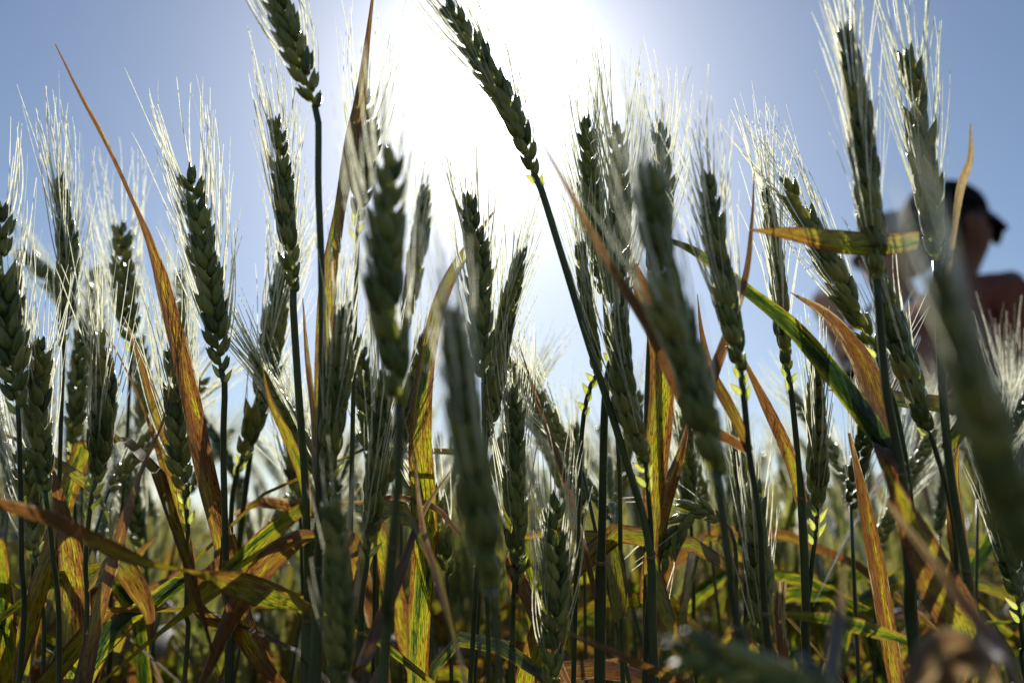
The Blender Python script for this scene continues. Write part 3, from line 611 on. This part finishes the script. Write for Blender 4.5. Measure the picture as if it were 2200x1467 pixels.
def tmpl_stalk(seed):
    rs = random.Random(seed); stem = MB(); H_ = .87
    lx = rs.uniform(-.05, .05)
    st = crm([(0, 0, 0), (lx * .2, 0, .5), (lx, 0, H_)], 5); stem.tube(st, .0016, 3, cap=False)
    tipd = np.array((rs.uniform(-.4, .4), rs.uniform(-.3, .3), 1)); tipd /= np.linalg.norm(tipd)
    C = st[-1] + tipd * np.linspace(0, .09, 13)[:, None]
    rad = .0062 * np.array([.3, .9, .6, 1.15, .7, 1.15, .7, 1.1, .65, .95, .5, .7, .1])
    for a in (0, 1.57):
        q = np.array((math.cos(a), math.sin(a), 0))[None] * rad[:, None]; k_ = np.array((-math.sin(a), math.cos(a), 0)) * .0016
        V = np.stack([C - q, C + k_, C + q], 1).reshape(-1, 3)
        stem.add(V, [(i * 3 + j, i * 3 + j + 1, i * 3 + j + 4, i * 3 + j + 3) for i in range(12) for j in (0, 1)])
    awn = MB()
    for k in range(12):
        p = C[rs.randrange(2, 9)]; d = tipd + np.array((rs.uniform(-.3, .3), rs.uniform(-.3, .3), 0)); e = p + d * rs.uniform(.045, .07)
        q = np.array((.0006, 0, 0)); awn.add([p - q, p + q, e + q * .3, e - q * .3], [(0, 1, 2, 3)])
    return stem, awn
def tmpl_leaf(seed):
    rs = random.Random(seed); mb = MB(); ll = rs.uniform(.15, .3); up = rs.uniform(.5, 1.9)
    pp = crm([(0, 0, 0), (ll * .2, 0, ll * .4 * up), (ll * .6, 0, ll * .4 * up), (ll * .95, 0, ll * (up - 1.0) * .5)], 9)
    leaf_mb(mb, pp, .012 * width_profile(np.linspace(0, 1, 9)), np.linspace(0, rs.uniform(-2, 2), 9), 0, 0, cols=3)
    return np.vstack(mb.v), quads(mb), {k: np.concatenate(mb.at[k]) for k in ('u', 'v', 't')}
TS = [tmpl_stalk(s) for s in range(6)]; TL = [tmpl_leaf(s) for s in range(8)]
place_s = [[] for _ in TS]; place_l = [[] for _ in TL]
def sow(n, y0, y1, half, pw=1.0, hmul=1.0):
    for _ in range(n):
        y = y0 + (y1 - y0) * rng.random() ** pw; x = rng.uniform(-half, half) * (y + .25)
        px = 1100 + x / (y * 1.03) * FPX
        h = skyline(min(max(px, 0), 2200)) * rng.uniform(.88, 1.0) * hmul / .97
        if 1.70 < y < 2.4 and .75 < x < 1.6: continue
        place_s[rng.integers(len(TS))].append((x, y, 0, rng.uniform(0, 6.28), h))
        for _k in range(2):
            place_l[rng.integers(len(TL))].append((x, y, rng.uniform(.15, .58) * h, rng.uniform(0, 6.28), 1.0))
sow(700, .75, 1.6, .8, 1.0, .87); sow(2100, 1.3, 3.4, .78, 1.0, .955); sow(3000, 3.4, 9, .74); sow(2600, 9, 26, .72, 1.2)
sow(160, -1.6, -.25, 1.4)
far_stem = [(np.vstack(s.v), quads(s), {}) for s, a in TS]; far_awn = [(np.vstack(a.v), quads(a), {}) for s, a in TS]
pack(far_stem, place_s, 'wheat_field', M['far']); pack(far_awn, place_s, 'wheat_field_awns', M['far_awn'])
pack(TL, place_l, 'wheat_field_leaves', M['leaf'])
# withered lower leaves and weeds between the near rows
pl = [[] for _ in TL]
for _ in range(3400):
    y = .45 + 3.6 * rng.random(); x = rng.uniform(-.8, .8) * (y + .1)
    if 1.72 < y < 2.35 and .8 < x < 1.6: continue
    pl[rng.integers(len(TL))].append((x, y, rng.uniform(.05, .62), rng.uniform(0, 6.28), rng.uniform(.6, 1.2)))
pack(TL, pl, 'withered_leaves', M['leaf'])

# ------------------------------------------------------------ ground
m, t = newmat('dry_soil')
tc_ = nd(t, 'ShaderNodeTexCoord'); n1 = nd(t, 'ShaderNodeTexNoise', {'Vector': tc_.outputs['Object'], 'Scale': 9.0, 'Detail': 8.0, 'Roughness': .7})
c = ramp(t, n1.outputs[0], [(.3, (.06, .04, .022)), (.55, (.13, .09, .05)), (.75, (.22, .17, .09))])
b = nd(t, 'ShaderNodeBump', {'Strength': .8, 'Distance': .02, 'Height': n1.outputs[0]})
p = nd(t, 'ShaderNodeBsdfPrincipled', {'Base Color': c, 'Roughness': .95, 'Normal': b.outputs[0]})
o_ = t.nodes.new('ShaderNodeOutputMaterial'); t.links.new(p.outputs[0], o_.inputs[0]); M['soil'] = m
m, t = newmat('far_crop_ground')
gb = MB(); gx = np.concatenate([[-1500, -300, -60], np.linspace(-14, 14, 57), [60, 300, 1500]]); gy = np.concatenate([[-300, -20], np.linspace(-3, 27, 61), [80, 300, 1500]])
X, Y = np.meshgrid(gx, gy); Z = .02 * np.sin(X * 3.1 + Y) * np.cos(Y * 2.3) * (abs(X) < 14) * (Y < 27) * (Y > -3) - .02
nx = len(gx); gb.add(np.stack([X, Y, Z], 2).reshape(-1, 3), [(j * nx + i, j * nx + i + 1, (j + 1) * nx + i + 1, (j + 1) * nx + i) for j in range(len(gy) - 1) for i in range(nx - 1)])
tag(gb.build('ground', M['soil']), kind='structure')

# ------------------------------------------------------------ people
def simple(name, col, rough=.8, spec=.3, noise=0.0, trans=0.0):
    m, t = newmat(name)
    tc_ = nd(t, 'ShaderNodeTexCoord'); n = nd(t, 'ShaderNodeTexNoise', {'Vector': tc_.outputs['Object'], 'Scale': 60.0, 'Detail': 6.0})
    c = ramp(t, n.outputs[0], [(.3, tuple(v * (1 - noise) for v in col)), (.7, tuple(min(1, v * (1 + noise)) for v in col))])
    p = nd(t, 'ShaderNodeBsdfPrincipled', {'Base Color': c, 'Roughness': rough, 'Specular IOR Level': spec})
    sh = p.outputs[0]
    if trans:
        tr = nd(t, 'ShaderNodeBsdfTranslucent', {'Color': c}); sh = nd(t, 'ShaderNodeMixShader', {0: trans, 1: p.outputs[0], 2: tr.outputs[0]}).outputs[0]
    o = t.nodes.new('ShaderNodeOutputMaterial'); t.links.new(sh, o.inputs[0]); return m
SKIN = simple('shade_darkened_skin', (.15, .062, .040), .55, .4, .12); SKIN2 = simple('light_skin', (.55, .33, .24), .55, .4, .1)  # cap wearer's skin: shade on the face is put into the base colour
def skinned(name, V, E, mat, parent, sub=2, flat=None, root_i=0):
    me = bpy.data.meshes.new(name); me.from_pydata([v[:3] for v in V], E, [])
    o = link(name, me, parent); me.materials.append(mat)
    a = o.modifiers.new('skin', 'SKIN'); a.use_smooth_shade = True
    if not me.skin_vertices:
        bm = bmesh.new(); bm.from_mesh(me); bm.verts.layers.skin.verify(); bm.to_mesh(me); bm.free()
    sk = me.skin_vertices[0].data
    for i, v in enumerate(V):
        r = v[3]; sk[i].radius = (r, v[4] if len(v) > 4 else r); sk[i].use_root = (i == root_i)
    b = o.modifiers.new('smooth', 'SUBSURF'); b.levels = sub; b.render_levels = sub
    return o
def body(parent, mat, ra, la, hs=1.0):
    """standing figure facing local +X; ra / la: (elbow, wrist, hand direction) for the right (-Y) and left (+Y) arm"""
    V = [(0, 0, .90, .115, .15), (0, 0, 1.04, .095, .13), (.0, 0, 1.20, .11, .155), (-.01, 0, 1.33, .09, .15), (-.005, 0, 1.405, .055), (.01, 0, 1.455, .050)]
    E = [(0, 1), (1, 2), (2, 3), (3, 4), (4, 5)]
    # head: jaw, cheek, skull, crown
    V += [(.035, 0, 1.50, .058), (.02, 0, 1.555, .080, .072), (.008, 0, 1.61, .086, .076), (0, 0, 1.655, .060)]
    E += [(5, 6), (6, 7), (7, 8), (8, 9)]
    V += [(.090, 0, 1.548, .018), (.104, 0, 1.535, .011)]; E += [(7, 10), (10, 11)]        # nose
    for sg in (-1, 1):
        i = len(V); V += [(.0, sg * .082, 1.565, .014), (-.008, sg * .088, 1.585, .012)]; E += [(7, i), (i, i + 1)]   # ears
    for sg, (el, wr, hd) in ((-1, ra), (1, la)):
        i = len(V); sh = (-.01, sg * .155, 1.355)
        V += [(*sh, .055), (*[(sh[k] + el[k]) / 2 for k in range(3)], .046), (*el, .038), (*[(wr[k] * .35 + el[k] * .65) for k in range(3)], .038), (*wr, .025)]
        E += [(3, i), (i, i + 1), (i + 1, i + 2), (i + 2, i + 3), (i + 3, i + 4)]
        w_, h_ = Vector(wr), Vector(hd).normalized(); sd = h_.cross(Vector((0, sg, .3))).normalized(); nm = sd.cross(h_)
        p = w_ + h_ * .05; V.append((*p, .030, .018)); E.append((i + 4, i + 5)); pj = i + 5
        for k, (o2, ln) in enumerate(((-.030, .062), (-.010, .072), (.011, .068), (.030, .052))):
            j = len(V); a = w_ + h_ * .088 + sd * o2; b_ = a + h_ * ln * .5 + nm * .010; c_ = b_ + h_ * ln * .38 + nm * .022
            V += [(*a, .010), (*b_, .009), (*c_, .007)]; E += [(pj, j), (j, j + 1), (j + 1, j + 2)]
        j = len(V); a = w_ + h_ * .03 - sd * .032 + nm * .008; b_ = a + h_ * .035 - sd * .018 + nm * .014
        V += [(*a, .012), (*b_, .009)]; E += [(pj, j), (j, j + 1)]
    for sg in (-1, 1):
        i = len(V); V += [(0, sg * .09, .82, .085), (.01, sg * .10, .62, .070), (.015, sg * .10, .46, .055), (-.01, sg * .105, .30, .052), (-.015, sg * .11, .09, .035), (.05, sg * .115, .04, .035), (.14, sg * .12, .03, .028)]
        E += [(0, i)] + [(i + k, i + k + 1) for k in range(6)]
    return skinned('body', [(a[0] * hs, a[1] * hs, a[2] * hs) + tuple(r * hs for r in a[3:]) for a in V], E, mat, parent)
def shirt(parent, mat, ra, la, sleeve=.75, hs=1.0):
    V = [(0, 0, .80, .150, .190), (0, 0, .92, .140, .180), (0, 0, 1.02, .120, .155), (0, 0, 1.20, .130, .178), (-.01, 0, 1.335, .108, .168), (-.006, 0, 1.405, .066)]
    E = [(0, 1), (1, 2), (2, 3), (3, 4), (4, 5)]
    for sg, el in ((-1, ra[0]), (1, la[0])):
        i = len(V); sh = (-.01, sg * .162, 1.358); e = tuple(sh[k] + (el[k] - sh[k]) * sleeve for k in range(3))
        V += [(*sh, .068), (*[(sh[k] + e[k]) / 2 for k in range(3)], .062), (*e, .060)]; E += [(4, i), (i, i + 1), (i + 1, i + 2)]
    return skinned('shirt', [(a[0] * hs, a[1] * hs, a[2] * hs) + tuple(r * hs for r in a[3:]) for a in V], E, mat, parent)
def trousers(parent, mat, hs=1.0):
    V = [(0, 0, .96, .115, .155), (0, 0, .86, .125, .165)]; E = [(0, 1)]
    for sg in (-1, 1):
        i = len(V); V += [(0, sg * .09, .76, .098), (.01, sg * .10, .55, .080), (.0, sg * .105, .3, .070), (-.01, sg * .11, .12, .062)]
        E += [(1, i), (i, i + 1), (i + 1, i + 2), (i + 2, i + 3)]
    return skinned('trousers', [(a[0] * hs, a[1] * hs, a[2] * hs) + tuple(r * hs for r in a[3:]) for a in V], E, mat, parent, root_i=1)
def dome(mb, c, rx, ry, rz, z0=-.1, n=9, m_=20, fn=None):
    V = []; F = []
    for i in range(n + 1):
        ph = math.asin(z0) + (math.pi / 2 - math.asin(z0)) * i / n
        for j in range(m_):
            a = 2 * math.pi * j / m_; p = [c[0] + rx * math.cos(ph) * math.cos(a), c[1] + ry * math.cos(ph) * math.sin(a), c[2] + rz * math.sin(ph)]
            V.append(fn(p, a, ph) if fn else p)
    for i in range(n):
        for j in range(m_): F.append((i * m_ + j, i * m_ + (j + 1) % m_, (i + 1) * m_ + (j + 1) % m_, (i + 1) * m_ + j))
    mb.add(V, F)
def headgear(parent, hs, cap_mat, brim_mat, full_brim=False, glasses=None, hair=None):
    g = lambda p: tuple(q * hs for q in p)
    c = g((.003, 0, 1.615))
    mb = MB(); dome(mb, c, .108 * hs, .092 * hs, .088 * hs, z0=-.12)
    cap = mb.build('cap' if not full_brim else 'sun_hat', cap_mat, parent)
    sol = cap.modifiers.new('thick', 'SOLIDIFY'); sol.thickness = .003
    b = MB(); n = 24; V = []; F = []
    for j in range(n + 1):
        a = (-1.15 + 2.3 * j / n) if not full_brim else 2 * math.pi * j / n
        for k in range(5):
            r = k / 4; ext = (.052 * math.cos(a / 1.15 * math.pi / 2) ** .6 if not full_brim else .018) if abs(a) < 1.149 or full_brim else 0
            x = c[0] + (.104 + ext * r) * hs * math.cos(a); y = c[1] + (.089 + ext * r * .9) * hs * math.sin(a)
            V.append((x, y, c[2] - (.010 + .030 * r * r + .02 * abs(math.sin(a)) * r) * hs))
    for j in range(n):
        for k in range(4): F.append((j * 5 + k, j * 5 + k + 1, (j + 1) * 5 + k + 1, (j + 1) * 5 + k))
    b.add(V, F); br = b.build('brim', brim_mat, cap); s2 = br.modifiers.new('thick', 'SOLIDIFY'); s2.thickness = .004
    if hair:
        hb = MB()
        dome(hb, g((-.014, 0, 1.585)), .100 * hs, .090 * hs, .088 * hs, z0=-.93, n=12, fn=lambda p, a, ph: p if p[2] > 1.58 * hs or p[0] < -.01 * hs else [min(p[0], .045 * hs), p[1], p[2]])
        hb.build('hair', hair, parent)
    if glasses:
        gb_ = MB()
        for sg in (-1, 1):
            gb_.ovoid(g((.134, sg * .004, 1.560)), (-.42, sg * 1, 0), (0, 0, 1), .080 * hs, .064 * hs, .022 * hs, 8, 10)
            gb_.tube([g((.090, sg * .072, 1.575)), g((.05, sg * .092, 1.580)), g((.0, sg * .100, 1.585))], .0035 * hs, 6)
        gb_.build('sunglasses', glasses, parent)
BLACK = simple('black_cloth', (.008, .008, .010), .9, .1, .3); GLASS = simple('dark_lens', (.006, .006, .008), .12, .8)
HAIR = simple('dark_hair', (.012, .008, .006), .85, .1, .4)
p1 = link('person', None); p1.location = (*at(2070, 733, 1.98).xy, 0); p1.rotation_euler = (0, 0, R(14))
px_, py_ = p1.location.xy
H1 = 1.0
arm_r = ((.03, -.22, 1.10), (.20, -.18, 1.02), (1, .2, 0)); arm_l = ((.03, .22, 1.10), (.20, .18, 1.02), (1, -.2, 0))
body(p1, SKIN, arm_r, arm_l, H1); shirt(p1, simple('maroon_cotton', (.20, .07, .05), .9, .1, .2), arm_r, arm_l, .8, H1)
trousers(p1, simple('dark_denim', (.02, .025, .045), .9, .2, .3), H1); headgear(p1, H1, BLACK, BLACK, False, GLASS, HAIR)
tag(p1, 'person in a black cap, sunglasses and maroon shirt looking to the right', 'person')
p2 = link('person', None); p2.location = (*at(1996, 733, 2.28).xy, 0); p2.rotation_euler = (0, R(2), R(172))
H2 = 1.03
ar2 = ((.07, -.21, 1.17), (.17, -.12, 1.38), (.1, .3, 1)); al2 = ((.09, .22, 1.14), (.20, .10, 1.30), (.3, -.3, 1))
body(p2, SKIN2, ar2, al2, H2); shirt(p2, simple('aqua_cotton', (.45, .74, .70), .9, .1, .08, trans=.35), ar2, al2, .45, H2)
trousers(p2, simple('grey_blue_cotton', (.10, .11, .16), .9, .2, .2), H2)
headgear(p2, H2, simple('pale_cotton', (.34, .30, .28), .9, .1, .05), simple('pale_cotton_brim', (.34, .30, .28), .9, .1, .05), True, None, HAIR)
tag(p2, 'person in a pale hat and aqua shirt facing left behind the tall ears', 'person')
# dark shoulder bag with a pale flap held in front of the aqua shirt
bagr = link('bag', None); bc = at(1866, 812, 2.2); bagr.location = bc; bagr.scale = (1.1, 1.1, 1.1)
mb = MB(); P_ = [(0, 0, -.075), (0, 0, -.06), (0, 0, 0), (0, 0, .05), (0, 0, .065)]; mb.tube(P_, [.03, .062, .068, .060, .03], 12, flat=.55); mb.build('pouch', BLACK, bagr)
mb = MB(); P_ = [(-.075, -.03, .012), (-.03, -.045, .045), (.03, -.045, .05), (.06, -.035, .03)]; mb.tube(P_, [.010, .014, .014, .010], 8, flat=.6); mb.build('flap', simple('pale_canvas', (.6, .58, .52), .9), bagr)
mb = MB(); P_ = crm([(-.05, 0, .05), (-.02, .05, .12), (.04, .09, .19), (.13, .12, .25)], 14); mb.tube(P_, .010, 8, flat=.5); mb.build('strap', simple('grey_strap', (.10, .10, .11), .9), bagr)
tag(bagr, 'small dark bag with a pale flap held low before the aqua shirt', 'bag')
